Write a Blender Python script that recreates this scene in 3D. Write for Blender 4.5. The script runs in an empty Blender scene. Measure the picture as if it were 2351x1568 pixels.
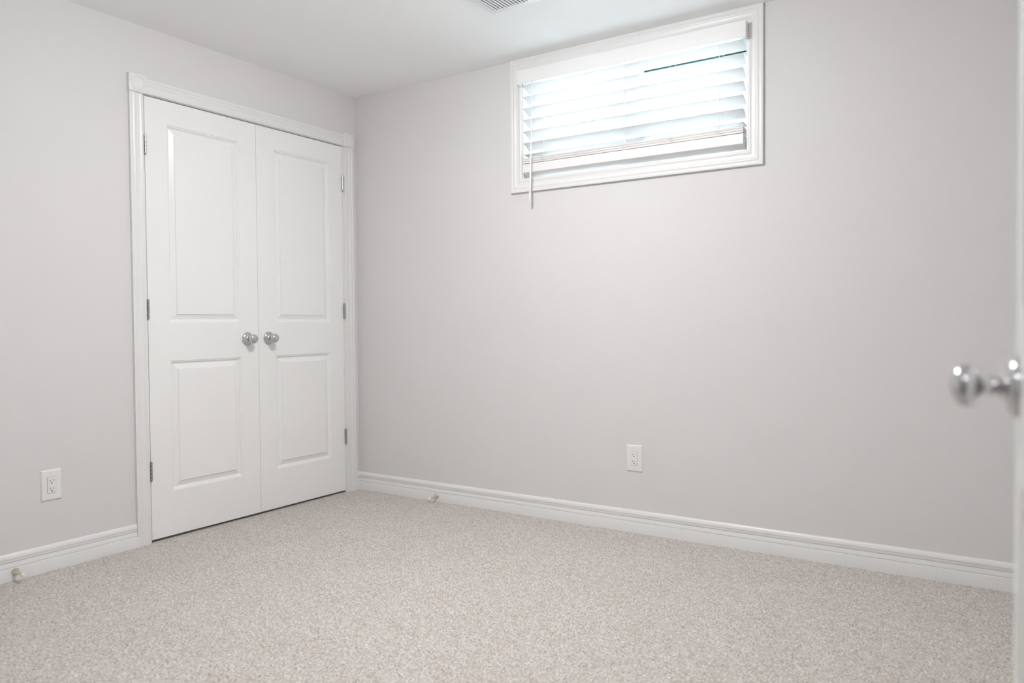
import bpy, bmesh, math, random
from mathutils import Vector, Matrix
random.seed(4)
S = bpy.context.scene
COL = S.collection

# ------------------------------------------------------------------ camera
F_PX, W_PX = 1726.756, 2351.0
YAW, PITCH, ROLL = 0.5783, -0.0254, -0.0070
CAM = Vector((3.2787, -3.3087, 1.0058))
fwd = Vector((-math.sin(YAW) * math.cos(PITCH), math.cos(YAW) * math.cos(PITCH), math.sin(PITCH)))
rgt = fwd.cross(Vector((0, 0, 1))).normalized()
upv = rgt.cross(fwd)
r2 = rgt * math.cos(ROLL) + upv * math.sin(ROLL)
u2 = -rgt * math.sin(ROLL) + upv * math.cos(ROLL)
cd = bpy.data.cameras.new('camera')
cd.sensor_width = 36.0
cd.lens = 36.0 * F_PX / W_PX
cd.clip_start = 0.02
cd.dof.use_dof = True
cd.dof.focus_distance = 3.9
cd.dof.aperture_fstop = 2.3
cam = bpy.data.objects.new('camera', cd)
M = Matrix((r2, u2, -fwd)).transposed().to_4x4()
M.translation = CAM
cam.matrix_world = M
COL.objects.link(cam)
S.camera = cam

# ------------------------------------------------------------------ daylight outside (overcast sky), lamps, exposure
wd = bpy.data.worlds.new('overcast_sky')
S.world = wd
wd.use_nodes = True
bg = wd.node_tree.nodes['Background']
bg.inputs[0].default_value = (0.84, 0.925, 1.0, 1)
bg.inputs[1].default_value = 3.45
LAMP_POWER = 64.0          # emission strength of the glowing ceiling globe
HALL_POWER = 10.0
LAMP_COLOR = (1.0, 0.998, 0.994)
S.view_settings.view_transform = 'Standard'
S.view_settings.look = 'None'
S.view_settings.gamma = 1.0
S.view_settings.use_curve_mapping = False
S.view_settings.exposure = 2.62
S.cycles.max_bounces = 14
S.cycles.diffuse_bounces = 10
S.cycles.glossy_bounces = 4
S.cycles.transparent_max_bounces = 12
S.cycles.use_denoising = True
S.cycles.sample_clamp_indirect = 10.0

# ------------------------------------------------------------------ room measures (metres)
H = 2.359                    # ceiling
XR = 3.47                    # right wall
YF = -3.07                   # front wall (with the entry doorway), room side
WT = 0.12
DOOR_X0, DOOR_X1 = 2.50, 3.324

# ------------------------------------------------------------------ materials
def mat(name, color, rough=0.5, metal=0.0, spec=0.5, bump=None, emit=None, coat=0.0):
    m = bpy.data.materials.new(name)
    m.use_nodes = True
    nt = m.node_tree
    b = nt.nodes['Principled BSDF']
    b.inputs['Base Color'].default_value = (*color, 1)
    b.inputs['Roughness'].default_value = rough
    b.inputs['Metallic'].default_value = metal
    b.inputs['Specular IOR Level'].default_value = spec
    b.inputs['Coat Weight'].default_value = coat
    if emit:
        b.inputs['Emission Color'].default_value = (*emit[0], 1)
        b.inputs['Emission Strength'].default_value = emit[1]
    if bump:
        sc, st, dist = bump
        tc = nt.nodes.new('ShaderNodeTexCoord')
        n = nt.nodes.new('ShaderNodeTexNoise')
        n.inputs['Scale'].default_value = sc
        n.inputs['Detail'].default_value = 3
        bp = nt.nodes.new('ShaderNodeBump')
        bp.inputs['Strength'].default_value = st
        bp.inputs['Distance'].default_value = dist
        nt.links.new(tc.outputs['Object'], n.inputs['Vector'])
        nt.links.new(n.outputs['Fac'], bp.inputs['Height'])
        nt.links.new(bp.outputs['Normal'], b.inputs['Normal'])
    return m

M_WALL = mat('wall_paint', (0.675, 0.667, 0.666), 0.75, spec=0.3, bump=(260, 0.06, 0.001))
M_CEIL = mat('ceiling_paint', (0.90, 0.905, 0.91), 0.9, spec=0.2, bump=(200, 0.08, 0.001))
M_TRIM = mat('white_trim_paint', (0.75, 0.748, 0.744), 0.32, spec=0.5)
M_DOOR = mat('white_door_paint', (0.815, 0.815, 0.812), 0.25, spec=0.5, bump=(35, 0.02, 0.002))
M_PLAST = mat('white_plastic', (0.78, 0.78, 0.78), 0.3)
M_BLIND = mat('white_blind', (0.80, 0.80, 0.80), 0.35)
M_SLAT = mat('white_blind_slat', (0.70, 0.70, 0.705), 0.4)
M_STACK = mat('blind_slat_edges', (0.71, 0.685, 0.675), 0.5)
M_CORD = mat('blind_cord', (0.78, 0.78, 0.77), 0.8)
M_VINYL = mat('window_vinyl', (0.84, 0.85, 0.86), 0.35)
M_NICKEL = mat('satin_nickel', (0.62, 0.62, 0.63), 0.17, metal=1.0)
M_STEEL = mat('hinge_steel', (0.44, 0.43, 0.425), 0.2, metal=1.0)
M_BRASS = mat('brushed_brass', (0.74, 0.67, 0.56), 0.22, metal=1.0)
M_RUBBER = mat('white_rubber', (0.80, 0.79, 0.77), 0.7)
M_DARK = mat('dark_slot', (0.015, 0.012, 0.012), 0.6)
M_GASKET = mat('dark_green_gasket', (0.02, 0.10, 0.09), 0.6)
M_VENT = mat('vent_metal', (0.80, 0.81, 0.83), 0.4)
M_VENTD = mat('vent_duct', (0.30, 0.31, 0.34), 0.8)
M_GLOBE = mat('glowing_globe', (0.9, 0.9, 0.9), 0.3, emit=(LAMP_COLOR, LAMP_POWER))
M_HGLOBE = mat('glowing_hall_globe', (0.9, 0.9, 0.9), 0.3, emit=(LAMP_COLOR, HALL_POWER))
M_CONC = mat('pale_concrete', (0.62, 0.63, 0.64), 0.9, bump=(60, 0.3, 0.004))
M_GRAVEL = mat('pale_gravel', (0.60, 0.60, 0.58), 0.95, bump=(90, 0.8, 0.01))

def carpet():
    m = bpy.data.materials.new('beige_berber_carpet')
    m.use_nodes = True
    nt = m.node_tree; N = nt.nodes; L = nt.links
    b = N['Principled BSDF']
    b.inputs['Roughness'].default_value = 0.95
    b.inputs['Specular IOR Level'].default_value = 0.1
    b.inputs['Sheen Weight'].default_value = 0.15
    tc = N.new('ShaderNodeTexCoord')
    # the yarns run a little longer one way
    mp = N.new('ShaderNodeMapping'); mp.inputs['Scale'].default_value = (1.0, 0.72, 1.0)
    mp.inputs['Rotation'].default_value = (0, 0, 0.3)
    L.new(tc.outputs['Object'], mp.inputs['Vector'])
    def noise(sc, det=2.0, rough=0.5, dist=0.0, vec=mp):
        n = N.new('ShaderNodeTexNoise')
        n.inputs['Scale'].default_value = sc; n.inputs['Detail'].default_value = det
        n.inputs['Roughness'].default_value = rough; n.inputs['Distortion'].default_value = dist
        L.new(vec.outputs[0], n.inputs['Vector'])
        return n
    fine = noise(172, 2.5, 0.6, 0.5)
    mid = noise(45, 2.0, 0.5, 0.3)
    big = noise(7, 2.0)
    r1 = N.new('ShaderNodeValToRGB')
    e = r1.color_ramp.elements
    e[0].position = 0.33; e[0].color = (0.265, 0.236, 0.216, 1)
    e[1].position = 0.65; e[1].color = (0.77, 0.742, 0.712, 1)
    k = e.new(0.44); k.color = (0.475, 0.444, 0.415, 1)
    k = e.new(0.54); k.color = (0.595, 0.568, 0.540, 1)
    L.new(fine.outputs['Fac'], r1.inputs[0])
    mx = N.new('ShaderNodeMix'); mx.data_type = 'RGBA'; mx.blend_type = 'MULTIPLY'
    mx.inputs[0].default_value = 1.0
    r2_ = N.new('ShaderNodeValToRGB')
    r2_.color_ramp.elements[0].position = 0.32; r2_.color_ramp.elements[0].color = (0.84, 0.82, 0.80, 1)
    r2_.color_ramp.elements[1].position = 0.62; r2_.color_ramp.elements[1].color = (1.0, 1.0, 1.0, 1)
    L.new(mid.outputs['Fac'], r2_.inputs[0])
    L.new(r1.outputs[0], mx.inputs[6]); L.new(r2_.outputs[0], mx.inputs[7])
    mx2 = N.new('ShaderNodeMix'); mx2.data_type = 'RGBA'; mx2.blend_type = 'MULTIPLY'
    mx2.inputs[0].default_value = 1.0
    r3 = N.new('ShaderNodeValToRGB')
    r3.color_ramp.elements[0].position = 0.35; r3.color_ramp.elements[0].color = (0.965, 0.95, 0.94, 1)
    r3.color_ramp.elements[1].position = 0.65; r3.color_ramp.elements[1].color = (1, 1, 1, 1)
    L.new(big.outputs['Fac'], r3.inputs[0])
    L.new(mx.outputs[2], mx2.inputs[6]); L.new(r3.outputs[0], mx2.inputs[7])
    L.new(mx2.outputs[2], b.inputs['Base Color'])
    bp = N.new('ShaderNodeBump'); bp.inputs['Strength'].default_value = 0.6; bp.inputs['Distance'].default_value = 0.004
    L.new(fine.outputs['Fac'], bp.inputs['Height'])
    L.new(bp.outputs['Normal'], b.inputs['Normal'])
    return m
M_CARPET = carpet()

def glass():
    m = bpy.data.materials.new('window_glass')
    m.use_nodes = True
    nt = m.node_tree; N = nt.nodes; L = nt.links
    N.remove(N['Principled BSDF'])
    out = N['Material Output']
    t = N.new('ShaderNodeBsdfTransparent'); t.inputs[0].default_value = (0.93, 0.97, 0.96, 1)
    g = N.new('ShaderNodeBsdfGlossy'); g.inputs['Roughness'].default_value = 0.02
    f = N.new('ShaderNodeFresnel'); f.inputs['IOR'].default_value = 1.45
    mx = N.new('ShaderNodeMixShader')
    L.new(f.outputs[0], mx.inputs[0]); L.new(t.outputs[0], mx.inputs[1]); L.new(g.outputs[0], mx.inputs[2])
    L.new(mx.outputs[0], out.inputs['Surface'])
    return m
M_GLASS = glass()

# ------------------------------------------------------------------ helpers
def tag(o, label=None, cat=None, group=None, kind=None):
    if label: o['label'] = label
    if cat: o['category'] = cat
    if group: o['group'] = group
    if kind: o['kind'] = kind
    return o

def obj(name, bm, m, parent=None, loc=(0, 0, 0), rotz=0.0, smooth=False):
    bmesh.ops.recalc_face_normals(bm, faces=bm.faces)
    me = bpy.data.meshes.new(name)
    bm.to_mesh(me); bm.free()
    me.materials.append(m)
    if smooth:
        for p in me.polygons: p.use_smooth = True
        me.set_sharp_from_angle(angle=math.radians(42))
    o = bpy.data.objects.new(name, me)
    COL.objects.link(o)
    o.location = loc
    o.rotation_euler = (0, 0, rotz)
    if parent: o.parent = parent
    return o

def empty(name, loc=(0, 0, 0), rotz=0.0):
    o = bpy.data.objects.new(name, None)
    COL.objects.link(o); o.location = loc; o.rotation_euler = (0, 0, rotz)
    o.empty_display_size = 0.05
    return o

def NB(): return bmesh.new()

def box(bm, x0, x1, y0, y1, z0, z1, bev=0.0):
    g = bmesh.ops.create_cube(bm, size=1.0)
    vs = g['verts']
    for v in vs:
        v.co = Vector(((x0 + x1) / 2 + v.co.x * (x1 - x0), (y0 + y1) / 2 + v.co.y * (y1 - y0), (z0 + z1) / 2 + v.co.z * (z1 - z0)))
    if bev:
        es = list({e for v in vs for e in v.link_edges})
        bmesh.ops.bevel(bm, geom=es, offset=bev, segments=2, profile=0.5, affect='EDGES')
    return bm

def lathe(bm, prof, origin=(0, 0, 0), axis='X', seg=40):
    """prof: list of (distance along the axis, radius)"""
    o = Vector(origin)
    if axis == 'X': A, B, C_ = Vector((1, 0, 0)), Vector((0, 1, 0)), Vector((0, 0, 1))
    elif axis == '-X': A, B, C_ = Vector((-1, 0, 0)), Vector((0, 1, 0)), Vector((0, 0, 1))
    elif axis == '-Y': A, B, C_ = Vector((0, -1, 0)), Vector((1, 0, 0)), Vector((0, 0, 1))
    elif axis == '-Z': A, B, C_ = Vector((0, 0, -1)), Vector((1, 0, 0)), Vector((0, 1, 0))
    else: A, B, C_ = Vector((0, 0, 1)), Vector((1, 0, 0)), Vector((0, 1, 0))
    rings = []
    for d, r in prof:
        if r < 1e-6:
            rings.append([bm.verts.new(o + A * d)])
        else:
            rings.append([bm.verts.new(o + A * d + B * (r * math.cos(2 * math.pi * i / seg)) + C_ * (r * math.sin(2 * math.pi * i / seg))) for i in range(seg)])
    for a, b in zip(rings, rings[1:]):
        for i in range(seg):
            j = (i + 1) % seg
            if len(a) == 1 and len(b) == 1: continue
            if len(a) == 1: bm.faces.new((a[0], b[i], b[j]))
            elif len(b) == 1: bm.faces.new((a[i], a[j], b[0]))
            else: bm.faces.new((a[i], a[j], b[j], b[i]))
    if len(rings[0]) > 1: bm.faces.new(rings[0])
    if len(rings[-1]) > 1: bm.faces.new(rings[-1])
    return bm

def tube(bm, pts, r0, r1=None, seg=10):
    r1 = r0 if r1 is None else r1
    rings = []
    n = len(pts)
    for i, p in enumerate(pts):
        p = Vector(p)
        d = (Vector(pts[min(i + 1, n - 1)]) - Vector(pts[max(i - 1, 0)])).normalized()
        a = d.orthogonal().normalized() if abs(d.z) < 0.9 else Vector((1, 0, 0))
        a = (a - d * a.dot(d)).normalized()
        b = d.cross(a)
        r = r0 + (r1 - r0) * i / (n - 1)
        rings.append([bm.verts.new(p + a * r * math.cos(2 * math.pi * k / seg) + b * r * math.sin(2 * math.pi * k / seg)) for k in range(seg)])
    for A, B in zip(rings, rings[1:]):
        for k in range(seg):
            bm.faces.new((A[k], A[(k + 1) % seg], B[(k + 1) % seg], B[k]))
    bm.faces.new(rings[0]); bm.faces.new(rings[-1])
    return bm

def molding(bm, org, dl, dw, do, length, prof, m0=0.0, m1=0.0):
    """extrude a moulding profile [(across, out)] along dl; m0/m1 = mitre slopes of the ends"""
    org, dl, dw, do = Vector(org), Vector(dl), Vector(dw), Vector(do)
    A = [bm.verts.new(org + dw * u + do * t + dl * (m0 * u)) for u, t in prof]
    B = [bm.verts.new(org + dw * u + do * t + dl * (length - m1 * u)) for u, t in prof]
    n = len(prof)
    for i in range(n):
        j = (i + 1) % n
        bm.faces.new((A[i], A[j], B[j], B[i]))
    bm.faces.new(A); bm.faces.new(B)
    return bm

def prism(bm, poly, x0, x1):
    """polygon in (y, z) extruded along x"""
    return molding(bm, (x0, 0, 0), (1, 0, 0), (0, 1, 0), (0, 0, 1), x1 - x0, poly)

# casing: across from the outer edge (0) to the inner edge (0.066)
CASING = [(0, 0), (0, 0.0150), (0.0015, 0.0165), (0.0105, 0.0170), (0.0125, 0.0160), (0.0140, 0.0128), (0.0185, 0.0128),
          (0.0200, 0.0146), (0.0235, 0.0152), (0.0265, 0.0143), (0.0290, 0.0118), (0.0360, 0.0098), (0.0450, 0.0090),
          (0.0510, 0.0096), (0.0530, 0.0118), (0.0560, 0.0126), (0.0590, 0.0120), (0.0610, 0.0096), (0.0645, 0.0090), (0.0660, 0.0075), (0.0660, 0)]
CASING = [(u, t if (u < 0.001 or u > 0.0655 or t == 0) else 0.0135 + (t - 0.0135) * 0.62) for u, t in CASING]
# baseboard: across = height from the floor
BASE = [(0, 0), (0, 0.0160), (0.0470, 0.0160), (0.0498, 0.0150), (0.0504, 0.0096), (0.0522, 0.0092), (0.0532, 0.0114), (0.0560, 0.0112), (0.0640, 0.0094), (0.0710, 0.0076),
        (0.0718, 0.0060), (0.0730, 0.0060), (0.0738, 0.0088), (0.0790, 0.0096), (0.0830, 0.0094), (0.0838, 0.0078), (0.0850, 0.0078), (0.0858, 0.0102), (0.0930, 0.0096),
        (0.1000, 0.0068), (0.1045, 0.0040), (0.1060, 0.0018), (0.1060, 0)]

# ------------------------------------------------------------------ the room shell
HY0, HX0, HX1 = -4.55, 1.55, 4.65       # hallway outside the doorway
b = NB(); box(b, -0.80, HX1 + 0.1, HY0 - 0.1, 0.35, -0.06, 0.0)
tag(obj('floor', b, M_CARPET), 'beige grey flecked berber carpet covering the whole floor', 'carpet', kind='structure')
b = NB(); box(b, -0.80, HX1 + 0.1, HY0 - 0.1, 0.2, H, H + 0.08)
tag(obj('ceiling', b, M_CEIL), 'flat smooth white ceiling over the whole room', 'ceiling', kind='structure')

# left wall, with the closet opening
OY0, OY1, OZ = -1.356, -0.0915, 2.072
b = NB()
box(b, -WT, 0, YF, OY0, 0, H); box(b, -WT, 0, OY1, 0.2, 0, H); box(b, -WT, 0, OY0, OY1, OZ, H)
tag(obj('wall_left', b, M_WALL), 'pale greige painted wall around the white double closet doors', 'wall', kind='structure')
# closet interior behind the doors
b = NB()
box(b, -0.78, -0.72, -1.75, 0.15, 0, H); box(b, -0.72, -WT, -1.75, -1.70, 0, H); box(b, -0.72, -WT, 0.10, 0.15, 0, H)
tag(obj('wall_closet', b, M_WALL), 'unlit walls inside the closet, behind the white double doors', 'wall', kind='structure')

# back wall, with the window opening
WX0, WX1, WZ0, WZ1 = 1.186, 2.356, 1.734, 2.302
WALL_T = 0.20
b = NB()
box(b, 0, WX0, 0, WALL_T, 0, H); box(b, WX1, XR + 0.1, 0, WALL_T, 0, H)
box(b, WX0, WX1, 0, WALL_T, 0, WZ0); box(b, WX0, WX1, 0, WALL_T, WZ1, H)
tag(obj('wall_back', b, M_WALL), 'pale greige painted wall holding the high basement window', 'wall', kind='structure')
b = NB(); box(b, XR, XR + 0.1, YF, 0, 0, H)
tag(obj('wall_right', b, M_WALL), 'pale greige wall hidden behind the open entry door', 'wall', kind='structure')
# front wall, with the entry doorway in front of the camera
b = NB()
box(b, -WT, DOOR_X0 - 0.02, YF - WT, YF, 0, H); box(b, DOOR_X1 + 0.02, XR + 0.1, YF - WT, YF, 0, H)
box(b, DOOR_X0 - 0.02, DOOR_X1 + 0.02, YF - WT, YF, 2.08, H)
tag(obj('wall_front', b, M_WALL), 'pale greige wall with the entry doorway, opposite the window', 'wall', kind='structure')
b = NB()
box(b, HX0, HX1, HY0 - 0.1, HY0, 0, H); box(b, HX0 - 0.1, HX0, HY0 - 0.1, YF - WT, 0, H); box(b, HX1, HX1 + 0.1, HY0 - 0.1, YF - WT, 0, H)
box(b, XR + 0.1, HX1, YF - WT, YF, 0, H)
tag(obj('wall_hall', b, M_WALL), 'pale greige hallway walls outside the entry doorway', 'wall', kind='structure')

# baseboards
def baseboard(name, org, dl, do, length, m0=0.0, m1=0.0, label=''):
    b = NB()
    # mitres act on the outward axis here
    org, dl, do = Vector(org), Vector(dl), Vector(do)
    up = Vector((0, 0, 1))
    A = [b.verts.new(org + up * u + do * t + dl * (m0 * t)) for u, t in BASE]
    B = [b.verts.new(org + up * u + do * t + dl * (length - m1 * t)) for u, t in BASE]
    n = len(BASE)
    for i in range(n):
        j = (i + 1) % n
        b.faces.new((A[i], A[j], B[j], B[i]))
    b.faces.new(A); b.faces.new(B)
    return tag(obj(name, b, M_TRIM, smooth=True), label, 'baseboard', kind='structure')
baseboard('baseboard_left', (0, YF, 0), (0, 1, 0), (1, 0, 0), -1.4095 - YF, 1, 0, 'white moulded baseboard running left from the closet casing')
baseboard('baseboard_corner', (0, -0.0345, 0), (0, 1, 0), (1, 0, 0), 0.0345, 0, 1, 'very short white baseboard piece between closet casing and corner')
baseboard('baseboard_back', (0, 0, 0), (1, 0, 0), (0, -1, 0), XR, 1, 1, 'long white moulded baseboard under the window wall')
baseboard('baseboard_right', (XR, YF, 0), (0, 1, 0), (-1, 0, 0), -YF, 1, 1, 'white baseboard hidden behind the open entry door')
baseboard('baseboard_front', (0, YF, 0), (1, 0, 0), (0, 1, 0), DOOR_X0 - 0.08, 1, 0, 'white baseboard beside the entry doorway')

# ------------------------------------------------------------------ closet trim
t1 = tag(empty('trim_1', (0, -0.7225, 0)), 'white fluted casing with corner blocks around the closet doors', 'trim', kind='structure')
def local(bm, o):
    bmesh.ops.translate(bm, verts=bm.verts, vec=-Vector(o.location)); return bm
for s, (yo, yi) in enumerate(((-1.4095, 1), (-0.0345, -1))):
    b = NB(); molding(b, (0, yo, 0), (0, 0, 1), (0, yi, 0), (1, 0, 0), 2.054, CASING)
    obj('side_casing', local(b, t1), M_TRIM, t1, smooth=True)
b = NB(); molding(b, (0, -1.334, 2.1215), (0, 1, 0), (0, 0, -1), (1, 0, 0), 1.223, CASING)
obj('head_casing', local(b, t1), M_TRIM, t1, smooth=True)
for y0, y1 in ((-1.4125, -1.3335), (-0.1115, -0.0315)):
    b = NB(); box(b, 0, 0.0205, y0, y1, 2.052, 2.1305, bev=0.0012)
    yc, zc = (y0 + y1) / 2, (2.052 + 2.1305) / 2
    lathe(b, [(0.0200, 0.0325), (0.0232, 0.0315), (0.0236, 0.0300), (0.0212, 0.0270), (0.0206, 0.0240), (0.0218, 0.0215), (0.0234, 0.0195),
              (0.0236, 0.0175), (0.0222, 0.0155), (0.0224, 0.0120), (0.0240, 0.0080), (0.0248, 0.0)], (0, yc, zc), 'X', 48)
    obj('rosette_block', local(b, t1), M_TRIM, t1, smooth=True)
b = NB()
box(b, -WT, 0.0, OY0, -1.3355, 0, 2.053); box(b, -WT, 0.0, -0.1112, OY1, 0, 2.053); box(b, -WT, 0.0, OY0, OY1, 2.0535, OZ)
box(b, -0.050, -0.038, -1.3355, -1.325, 0, 2.0535); box(b, -0.050, -0.038, -0.1225, -0.1112, 0, 2.0535)

obj('door_jamb', local(b, t1), M_TRIM, t1)

# ------------------------------------------------------------------ doors
PROF = [(0.0, 0.0), (0.0022, 0.0030), (0.0050, 0.0034), (0.0075, 0.0044), (0.0120, 0.0105), (0.0160, 0.0118), (0.0390, 0.0050), (0.0400, 0.0020), (0.0425, 0.0016)]
def leaf(w, z0, z1, panels, xf, xb):
    """moulded two-panel door leaf: width 0..w along y, faces at xf and xb"""
    bm = NB()
    ys = [0, panels[0][0], panels[0][1], w]
    zs = [z0] + [v for p in panels for v in (p[2], p[3])] + [z1]
    for x, s in ((xf, -1 if xf > xb else 1), (xb, 1 if xf > xb else -1)):
        V = {}
        def vert(i, k):
            if (i, k) not in V: V[(i, k)] = bm.verts.new((x, ys[i], zs[k]))
            return V[(i, k)]
        for i in range(3):
            for k in range(5):
                if i == 1 and k in (1, 3):
                    ring = [vert(1, k), vert(2, k), vert(2, k + 1), vert(1, k + 1)]
                    a0, a1, c0, c1 = ys[1], ys[2], zs[k], zs[k + 1]
                    for d, dep in PROF[1:]:
                        nr = [bm.verts.new((x + s * dep, yy, zz)) for yy, zz in ((a0 + d, c0 + d), (a1 - d, c0 + d), (a1 - d, c1 - d), (a0 + d, c1 - d))]
                        for q in range(4):
                            bm.faces.new((ring[q], ring[(q + 1) % 4], nr[(q + 1) % 4], nr[q]))
                        ring = nr
                    bm.faces.new(ring)
                else:
                    bm.faces.new((vert(i, k), vert(i + 1, k), vert(i + 1, k + 1), vert(i, k + 1)))
    # edges
    for (ya, za, yb, zb) in ((0, z0, w, z0), (w, z0, w, z1), (w, z1, 0, z1), (0, z1, 0, z0)):
        bm.faces.new([bm.verts.new(c) for c in ((xf, ya, za), (xf, yb, zb), (xb, yb, zb), (xb, ya, za))])
    bmesh.ops.remove_doubles(bm, verts=bm.verts, dist=1e-6)
    return bm

ROSE = [(0.0, 0.0340), (0.0030, 0.0343), (0.0055, 0.0335), (0.0072, 0.0310), (0.0085, 0.0298), (0.0112, 0.0240), (0.0128, 0.0180), (0.0150, 0.0145), (0.0170, 0.0125)]
KNOB = [(0.0150, 0.0115), (0.0200, 0.0100), (0.0270, 0.0098), (0.0320, 0.0108), (0.0350, 0.0132), (0.0375, 0.0172), (0.0405, 0.0210), (0.0445, 0.0233),
        (0.0495, 0.0240), (0.0540, 0.0234), (0.0580, 0.0215), (0.0612, 0.0182), (0.0632, 0.0145), (0.0640, 0.0118), (0.0648, 0.0105), (0.0654, 0.0060), (0.0656, 0.0)]
def knob(parent, y, z, x=0.0, axis='X'):
    b = NB(); lathe(b, KNOB, (0, 0, 0), axis, 48)
    k = obj('door_knob', b, M_NICKEL, parent, (x, y, z), smooth=True)
    tag(k, 'satin nickel round knob')
    b = NB(); lathe(b, ROSE, (0, 0, 0), axis, 48)
    obj('rose', b, M_NICKEL, k, (0, 0, 0), smooth=True)
    return k

def hinge(parent, x, y, zc, h=0.086):
    b = NB()
    n = 5
    for i in range(n):
        z0 = zc - h / 2 + i * h / n
        lathe(b, [(0.0004, 0.0048), (0.0012, 0.0058), (h / n - 0.0012, 0.0058), (h / n - 0.0004, 0.0048)], (x, y, z0), 'Z', 20)
    lathe(b, [(-0.0065, 0.0), (-0.0055, 0.0022), (-0.0035, 0.0034), (-0.001, 0.0045), (0.002, 0.0045)], (x, y, zc - h / 2), 'Z', 16)
    lathe(b, [(-0.002, 0.0045), (0.001, 0.0048), (0.0028, 0.0035), (0.0036, 0.0)], (x, y, zc + h / 2), 'Z', 16)
    return obj('hinge', b, M_STEEL, parent, (0, 0, 0), smooth=True)

Z0, Z1 = 0.012, 2.0488
LZ = (0.2225, 0.8365); UZ = (1.0155, 1.9400)
LW = 0.607
# left leaf: hinged at y = -1.3335
d1 = obj('door_1', leaf(LW + 0.0008, Z0, Z1, [(0.1075, 0.5000, *LZ), (0.1075, 0.5000, *UZ)], 0.0, -0.035), M_DOOR, loc=(0, -1.3335, 0))
tag(d1, 'left white two-panel closet door with a round nickel knob at its right edge', 'closet door', kind='structure')
knob(d1, -0.7946 + 1.3335, 0.930)
for zc in (1.828, 1.0775, 0.331): hinge(d1, 0.0055, -0.0018, zc)
d2 = obj('door_2', leaf(LW + 0.0035, Z0, Z1, [(0.1115, 0.5020, *LZ), (0.1115, 0.5020, *UZ)], 0.0, -0.035), M_DOOR, loc=(0, -0.7238, 0))
tag(d2, 'right white two-panel closet door, nearest the corner, with a round nickel knob at its left edge', 'closet door', kind='structure')
knob(d2, -0.6595 + 0.7238, 0.931)
for zc in (1.832, 1.0815, 0.334): hinge(d2, 0.0055, 0.6108, zc)

# entry door, swung open into the room on the right
HP = Vector((3.3125, -3.058, 0)); EW = 0.808
ang = math.asin(0.0250)
d3 = obj('door_3', leaf(EW, 0.012, 2.045, [(0.125, EW - 0.125, *LZ), (0.125, EW - 0.125, *UZ)], 0.035, 0.0), M_DOOR, loc=HP, rotz=ang)
tag(d3, 'white entry door standing open at the right edge, blurred, with a large round nickel knob', 'door', kind='structure')
knob(d3, EW - 0.060, 0.931, 0.0, '-X')
knob(d3, EW - 0.060, 0.931, 0.035, 'X')
b = NB(); box(b, 0.006, 0.029, EW, EW + 0.0012, 0.90, 0.957, bev=0.0005)
obj('latch_plate', b, M_NICKEL, d3)
for zc in (1.83, 1.08, 0.33): hinge(d3, 0.036, -0.004, zc)
# doorway frame
t3 = tag(empty('trim_3', ((DOOR_X0 + DOOR_X1) / 2, YF, 0)), 'white frame and casing of the entry doorway', 'trim', kind='structure')
b = NB()
box(b, DOOR_X0 - 0.02, DOOR_X0, YF - WT, YF, 0, 2.06); box(b, DOOR_X1, DOOR_X1 + 0.02, YF - WT, YF, 0, 2.06)
box(b, DOOR_X0 - 0.02, DOOR_X1 + 0.02, YF - WT, YF, 2.06, 2.08)
obj('door_jamb', local(b, t3), M_TRIM, t3)
b = NB(); molding(b, (DOOR_X0 - 0.072, YF, 0), (0, 0, 1), (1, 0, 0), (0, 1, 0), 2.132, CASING, 0, 1)
obj('side_casing', local(b, t3), M_TRIM, t3, smooth=True)
b = NB(); molding(b, (DOOR_X0 - 0.072, YF, 2.132), (1, 0, 0), (0, 0, -1), (0, 1, 0), DOOR_X1 - DOOR_X0 + 0.144, CASING, 1, 1)
obj('head_casing', local(b, t3), M_TRIM, t3, smooth=True)

# ------------------------------------------------------------------ window
CX0, CX1, CZ0, CZ1 = 1.1275, 2.4140, 1.6765, 2.3585
t2 = tag(empty('trim_2', ((CX0 + CX1) / 2, 0, CZ0)), 'white mitred casing framing the high window', 'trim', kind='structure')
for nm, org, dl, dw, ln in (('side_casing', (CX0, 0, CZ0), (0, 0, 1), (1, 0, 0), CZ1 - CZ0), ('side_casing', (CX1, 0, CZ0), (0, 0, 1), (-1, 0, 0), CZ1 - CZ0),
                            ('bottom_casing', (CX0, 0, CZ0), (1, 0, 0), (0, 0, 1), CX1 - CX0), ('head_casing', (CX0, 0, CZ1), (1, 0, 0), (0, 0, -1), CX1 - CX0)):
    b = NB(); molding(b, org, dl, dw, (0, -1, 0), ln, CASING, 1, 1)
    obj(nm, local(b, t2), M_TRIM, t2, smooth=True)

IX0, IX1, IZ0, IZ1 = 1.1995, 2.3425, 1.7475, 2.2885
w1 = tag(empty('window_1', ((IX0 + IX1) / 2, 0.10, IZ0)), 'white sliding basement window behind the blind, high on the wall', 'window', kind='structure')
b = NB()
box(b, WX0, IX0, 0, WALL_T, WZ0, WZ1); box(b, IX1, WX1, 0, WALL_T, WZ0, WZ1)
box(b, IX0, IX1, 0, WALL_T, WZ0, IZ0); box(b, IX0, IX1, 0, WALL_T, IZ1, WZ1)
obj('jamb_liner', local(b, w1), M_TRIM, w1)
GY = 0.125
b = NB()
box(b, IX0, IX0 + 0.022, GY - 0.03, GY + 0.05, IZ0, IZ1); box(b, IX1 - 0.022, IX1, GY - 0.03, GY + 0.05, IZ0, IZ1)
box(b, IX0 + 0.022, IX1 - 0.022, GY - 0.03, GY + 0.05, IZ0, IZ0 + 0.022); box(b, IX0 + 0.022, IX1 - 0.022, GY - 0.03, GY + 0.05, IZ1 - 0.022, IZ1)
obj('window_frame', local(b, w1), M_VINYL, w1)
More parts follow.
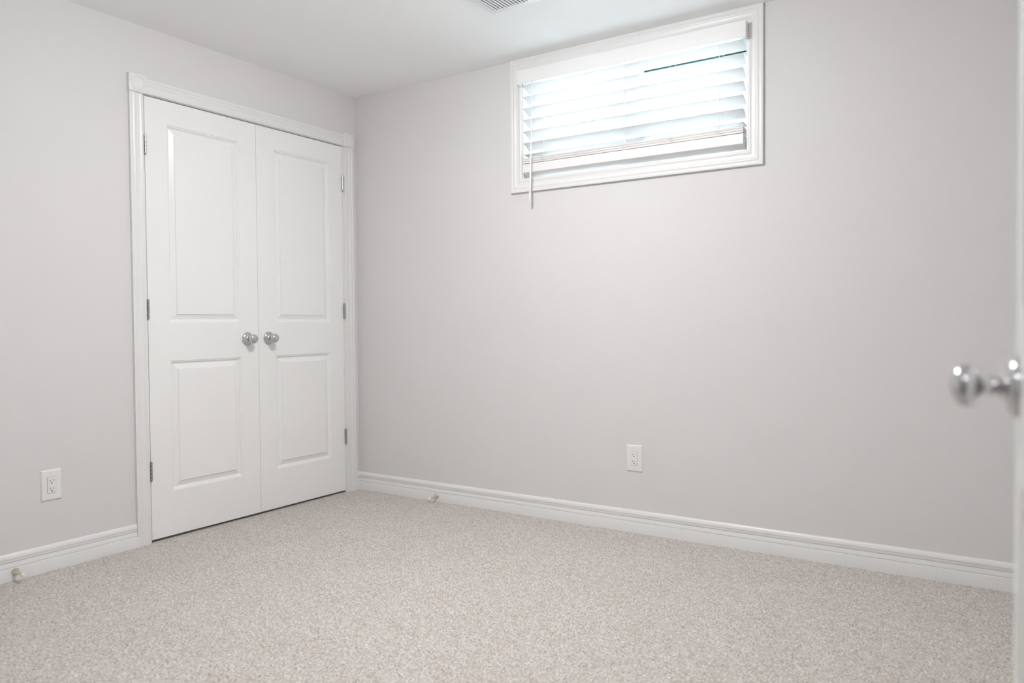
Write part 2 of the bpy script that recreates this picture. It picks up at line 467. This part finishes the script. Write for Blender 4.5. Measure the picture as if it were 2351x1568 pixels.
def sash(x0, x1, y, gasket):
    z0, z1, w = IZ0 + 0.022, IZ1 - 0.022, 0.034
    b = NB()
    box(b, x0, x0 + w, y, y + 0.028, z0, z1, bev=0.002); box(b, x1 - w, x1, y, y + 0.028, z0, z1, bev=0.002)
    box(b, x0 + w, x1 - w, y, y + 0.028, z0, z0 + w, bev=0.002); box(b, x0 + w, x1 - w, y, y + 0.028, z1 - w, z1, bev=0.002)
    s = obj('sash', local(b, w1), M_VINYL, w1)
    b = NB(); box(b, x0 + w - 0.004, x1 - w + 0.004, y + 0.012, y + 0.016, z0 + w - 0.004, z1 - w + 0.004)
    obj('window_pane', local(b, w1), M_GLASS, s)
    if gasket:
        b = NB(); box(b, x0 + w, 2.311, y - 0.002, y + 0.014, 2.2030, 2.2138)
        tag(obj('gasket', local(b, w1), M_GASKET, s), 'dark green seal strip')
        b = NB(); lathe(b, [(0.0, 0.0024), (0.0012, 0.0022), (0.0014, 0.0)], (1.7984, y, 1.983), '-Y', 14)
        tag(obj('latch_screw', local(b, w1), M_DARK, s), 'small dark screw head')
    return s
sash(IX0 + 0.022, 1.800, GY + 0.008, False)
sash(1.790, IX1 - 0.022, GY - 0.024, True)

# window well, gravel and ground outside
wc = (IX0 + IX1) / 2
b = NB()
segs, R0, R1 = 28, 0.78, 0.83
prev = None
for i in range(segs + 1):
    a = math.pi * i / segs
    ring = [b.verts.new((wc + r * math.cos(a), WALL_T + 0.85 * r * math.sin(a), z)) for r, z in ((R0, 1.50), (R0, 1.93), (R1, 1.93), (R1, 1.50))]
    if prev:
        for k in range(4): b.faces.new((prev[k], prev[(k + 1) % 4], ring[(k + 1) % 4], ring[k]))
    else: b.faces.new(ring)
    prev = ring
b.faces.new(prev)
tag(obj('window_well', b, M_CONC), 'pale curved window well outside the basement window', 'window well', kind='structure')
b = NB(); box(b, wc - R0, wc + R0, WALL_T, WALL_T + 0.85 * R0, 1.50, 1.56)
tag(obj('gravel_bed', b, M_GRAVEL), 'pale gravel at the bottom of the window well', 'gravel', kind='stuff')
b = NB()
prev = None
for i in range(segs + 1):
    a = math.pi * i / segs
    pin = b.verts.new((wc + R1 * math.cos(a), WALL_T + 0.85 * R1 * math.sin(a), 1.90))
    pout = b.verts.new((wc + 12 * math.cos(a), WALL_T + 12 * math.sin(a), 1.90))
    if prev: b.faces.new((prev[0], prev[1], pout, pin))
    prev = (pin, pout)
tag(obj('ground', b, M_CONC), 'pale paved ground outside the basement window', 'ground', kind='structure')

# ------------------------------------------------------------------ the blind
bl = tag(empty('window_blind', (1.7705, -0.02, 2.288)), 'white horizontal slatted blind with tilt wand hanging in the high window', 'blind')
SX0, SX1, SY = 1.2095, 2.3315, -0.0230
b = NB()
VX0, VX1, VZ0, VZ1, VY = 1.1900, 2.3515, 2.2190, 2.2860, -0.050
box(b, VX0, VX1, VY, VY + 0.011, VZ0, VZ1, bev=0.0012)
box(b, VX0, VX0 + 0.009, VY + 0.011, -0.0185, VZ0, VZ1); box(b, VX1 - 0.009, VX1, VY + 0.011, -0.0185, VZ0, VZ1)
obj('valance', local(b, bl), M_BLIND, bl)
b = NB(); box(b, IX0 + 0.002, IX1 - 0.002, -0.022, 0.036, 2.240, 2.286)
obj('headrail', local(b, bl), M_BLIND, bl)
def slat_bm(y, z, tilt, mn=0.063, th=0.0028):
    bm = NB()
    n = 8
    top, bot = [], []
    for i in range(n + 1):
        s = i / n
        yy = s * mn; bow = 0.0022 * math.sin(math.pi * s)
        for lst, off in ((top, th / 2), (bot, -th / 2)):
            a, c = yy, bow + off
            lst.append((y + a * math.cos(tilt) + c * math.sin(tilt), z - a * math.sin(tilt) + c * math.cos(tilt)))
    prism(bm, bot + top[::-1], SX0, SX1)
    return bm
TILT = math.radians(27)
N_SL = 7
for i in range(N_SL):
    z = 2.2165 - i * 0.05865
    obj('slat', local(slat_bm(SY, z, TILT if i < N_SL - 1 else math.radians(6)), bl), M_SLAT, bl, smooth=True)
zt, zbot = 1.8470, 1.8165
NST = 8
for i in range(NST):
    z = zbot + 0.0018 + (zt - zbot - 0.003) * (i + 0.5) / NST
    obj('stacked_slat', local(slat_bm(SY + 0.001 * ((i * 37) % 3 - 1), z, math.radians(4), 0.058, 0.0037), bl), M_STACK, bl, smooth=True)
b = NB()
prism(b, [(SY - 0.001, 1.8150), (SY - 0.002, 1.8135), (SY - 0.002, 1.7725), (SY + 0.001, 1.7705), (0.030, 1.7570), (0.033, 1.7590), (0.033, 1.8035), (0.030, 1.8060)], SX0 - 0.002, SX1 + 0.001)
obj('bottom_rail', local(b, bl), M_BLIND, bl)
for k, cx in enumerate((1.331, 1.555, 1.780, 2.004, 2.229)):
    b = NB()
    rr = 0.0011 if k % 2 == 0 else 0.0005
    tube(b, [(cx, SY - 0.0026, 2.24), (cx, SY - 0.0026, 2.04), (cx, SY - 0.0026, zt)], rr, seg=8)
    tube(b, [(cx, SY + 0.060, 2.24), (cx, SY + 0.060, 2.04), (cx, SY + 0.060, zt - 0.03)], 0.0005, seg=6)
    for i in range(N_SL):
        z = 2.2165 - i * 0.05865
        tube(b, [(cx + 0.002, SY - 0.0025, z - 0.001), (cx + 0.002, SY + 0.028, z - 0.018), (cx + 0.002, SY + 0.060, z - 0.032)], 0.0005, seg=6)
    # slack loops gathered over the stack
    for q in range(3):
        pts = []
        ox = (q - 1) * 0.007; zz = zt - 0.006 - q * 0.008
        for j in range(13):
            a = math.pi * 2 * j / 12
            pts.append((cx + ox + 0.010 * math.cos(a) * (1 - 0.2 * q), SY - 0.0040 - 0.0015 * abs(math.sin(a)), zz + 0.006 * math.sin(a + 0.6 * q)))
        tube(b, pts, 0.0006, seg=6)
    obj('ladder_cord', local(b, bl), M_CORD, bl, smooth=True)
b = NB()
tube(b, [(1.276, -0.031, 2.235), (1.2755, -0.0365, 2.20), (1.2745, -0.040, 2.10), (1.273, -0.044, 1.95), (1.2720, -0.0475, 1.86)], 0.0032, 0.0036, 10)
tube(b, [(1.2720, -0.0475, 1.862), (1.2712, -0.0495, 1.80), (1.2700, -0.0535, 1.70), (1.2690, -0.0560, 1.6185)], 0.0042, 0.0058, 12)
obj('tilt_wand', local(b, bl), M_BLIND, bl, smooth=True)

# ------------------------------------------------------------------ wall outlets
def outlet(loc, rotz, label):
    """built facing -Y, at the plate centre"""
    r = tag(empty('wall_outlet', loc, rotz), label, 'outlet', 'duplex outlets low on the walls')
    b = NB()
    pw, ph = 0.0395, 0.0625
    def ring(w, h, y): return [b.verts.new((sx * w, y, sz * h)) for sx, sz in ((-1, -1), (1, -1), (1, 1), (-1, 1))]
    rs = [ring(pw, ph, 0.0), ring(pw, ph, -0.0022), ring(pw - 0.0015, ph - 0.0015, -0.0042), ring(pw - 0.005, ph - 0.005, -0.0062),
          ring(0.0172, 0.0342, -0.0066), ring(0.0172, 0.0342, -0.0030)]
    for A, B in zip(rs, rs[1:]):
        for k in range(4): b.faces.new((A[k], A[(k + 1) % 4], B[(k + 1) % 4], B[k]))
    b.faces.new(rs[0]); b.faces.new(rs[-1])
    obj('cover_plate', b, M_PLAST, r)
    for sz in (-1, 1):
        b = NB(); lathe(b, [(0.0060, 0.0030), (0.0070, 0.0028), (0.0074, 0.0018), (0.0075, 0.0)], (0, 0, sz * 0.0485), '-Y', 16)
        box(b, -0.0022, 0.0022, -0.0079, -0.0074, sz * 0.0485 - 0.0004, sz * 0.0485 + 0.0004)
        obj('screw', b, M_PLAST, r, smooth=True)
    b = NB(); box(b, -0.0162, 0.0162, -0.0085, -0.003, -0.0332, 0.0332, bev=0.0008)
    rc = obj('receptacle', b, M_PLAST, r)
    for zc in (0.0155, -0.0175):
        b = NB()
        box(b, -0.0072, -0.0052, -0.0090, -0.0080, zc - 0.0010, zc + 0.0070)
        box(b, 0.0054, 0.0072, -0.0090, -0.0080, zc + 0.0002, zc + 0.0066)
        lathe(b, [(0.0080, 0.0026), (0.0090, 0.0026)], (0.0, 0, zc - 0.0070), '-Y', 16)
        tag(obj('socket_slots', b, M_DARK, rc), 'dark slots and round ground hole')
    return r
outlet((1.8133, 0, 0.3548), 0.0, 'white duplex outlet on the wall below the window, right of its centre')
outlet((0, -1.768, 0.3509), math.pi / 2, 'white duplex outlet on the wall left of the closet doors')

# ------------------------------------------------------------------ door stops on the baseboards
def doorstop(loc, rotz, label, tip):
    """built pointing along -Y"""
    r = tag(empty('door_stop', loc, rotz), label, 'door stop', 'door stops on the baseboards')
    b = NB(); lathe(b, [(0.0, 0.0150), (0.0025, 0.0150), (0.0050, 0.0136), (0.0085, 0.0112), (0.0120, 0.0092), (0.020, 0.0066), (0.030, 0.0050), (0.052, 0.0044), (0.060, 0.0044)], (0, 0, 0), '-Y', 28)
    tag(obj('shaft', b, M_BRASS, r, smooth=True), 'satin brass flared shaft')
    b = NB(); lathe(b, [(0.0575, 0.0050), (0.0590, 0.0070), (0.064, 0.0078), (0.071, 0.0076), (0.0745, 0.0055), (0.0755, 0.0)], (0, 0, 0), '-Y', 24)
    tag(obj('bumper', b, M_RUBBER, r, smooth=True), 'white rubber tip')
    r.rotation_euler = (tip, 0, rotz)
    return r
doorstop((0.015, -1.915, 0.035), math.pi / 2, 'small brass door stop with white tip on the baseboard left of the closet', 0.06)
doorstop((0.616, -0.015, 0.032), 0.0, 'small brass door stop with white tip on the baseboard of the window wall', 0.06)

# ------------------------------------------------------------------ ceiling vent
v = tag(empty('ceiling_vent', (1.548, -0.682, H)), 'white slotted metal air vent in the ceiling at the top edge', 'vent')
vx0, vx1, vy0, vy1 = 1.394, 1.702, -0.802, -0.562
b = NB()
def vring(d, z): return [b.verts.new(c) for c in ((vx0 + d, vy0 + d, z), (vx1 - d, vy0 + d, z), (vx1 - d, vy1 - d, z), (vx0 + d, vy1 - d, z))]
rs = [vring(0, H), vring(0, H - 0.002), vring(0.006, H - 0.0065), vring(0.030, H - 0.0085), vring(0.034, H - 0.0105), vring(0.038, H - 0.0105), vring(0.038, H - 0.001)]
for A, B in zip(rs, rs[1:]):
    for k in range(4): b.faces.new((A[k], A[(k + 1) % 4], B[(k + 1) % 4], B[k]))
obj('frame', local(b, v), M_VENT, v)
b = NB(); box(b, vx0 + 0.036, vx1 - 0.036, vy0 + 0.036, vy1 - 0.036, H - 0.0022, H - 0.0008)
obj('duct_opening', local(b, v), M_VENTD, v)
n = 15
for i in range(n):
    x = vx0 + 0.038 + (vx1 - vx0 - 0.076) * (i + 0.5) / n
    b = NB()
    molding(b, (x, vy0 + 0.038, H), (0, 1, 0), (1, 0, 0), (0, 0, -1), vy1 - vy0 - 0.076,
            [(-0.0044, 0.0092), (-0.0040, 0.0102), (0.0040, 0.0102), (0.0044, 0.0092), (0.0040, 0.0082), (-0.0040, 0.0082)])
    obj('louver', local(b, v), M_VENT, v)

# ------------------------------------------------------------------ ceiling lamps (the room's is just above the frame)
def lamp(x, y, label, m, r=0.090):
    L = tag(empty('ceiling_lamp', (x, y, H)), label, 'lamp')
    b = NB(); lathe(b, [(0.0, r + 0.012), (0.012, r + 0.014), (0.022, r + 0.010), (0.026, r - 0.002)], (0, 0, 0), '-Z', 48)
    obj('base', b, M_NICKEL, L, smooth=True)
    b = NB()
    pr = [(0.024 + 0.052 * math.sin(math.pi / 2 * k / 10), r * math.cos(math.pi / 2 * k / 10)) for k in range(11)]
    lathe(b, pr, (0, 0, 0), '-Z', 48)
    obj('glass_dome', b, m, L, smooth=True)
    b = NB(); lathe(b, [(0.0755, 0.006), (0.080, 0.007), (0.085, 0.005), (0.087, 0.0)], (0, 0, 0), '-Z', 20)
    obj('finial', b, M_NICKEL, L, smooth=True)
    return L
lamp(1.76, -1.43, 'round frosted glass flush lamp on the room ceiling', M_GLOBE)
lamp(3.0, -3.85, 'round frosted glass flush lamp on the hallway ceiling', M_HGLOBE)
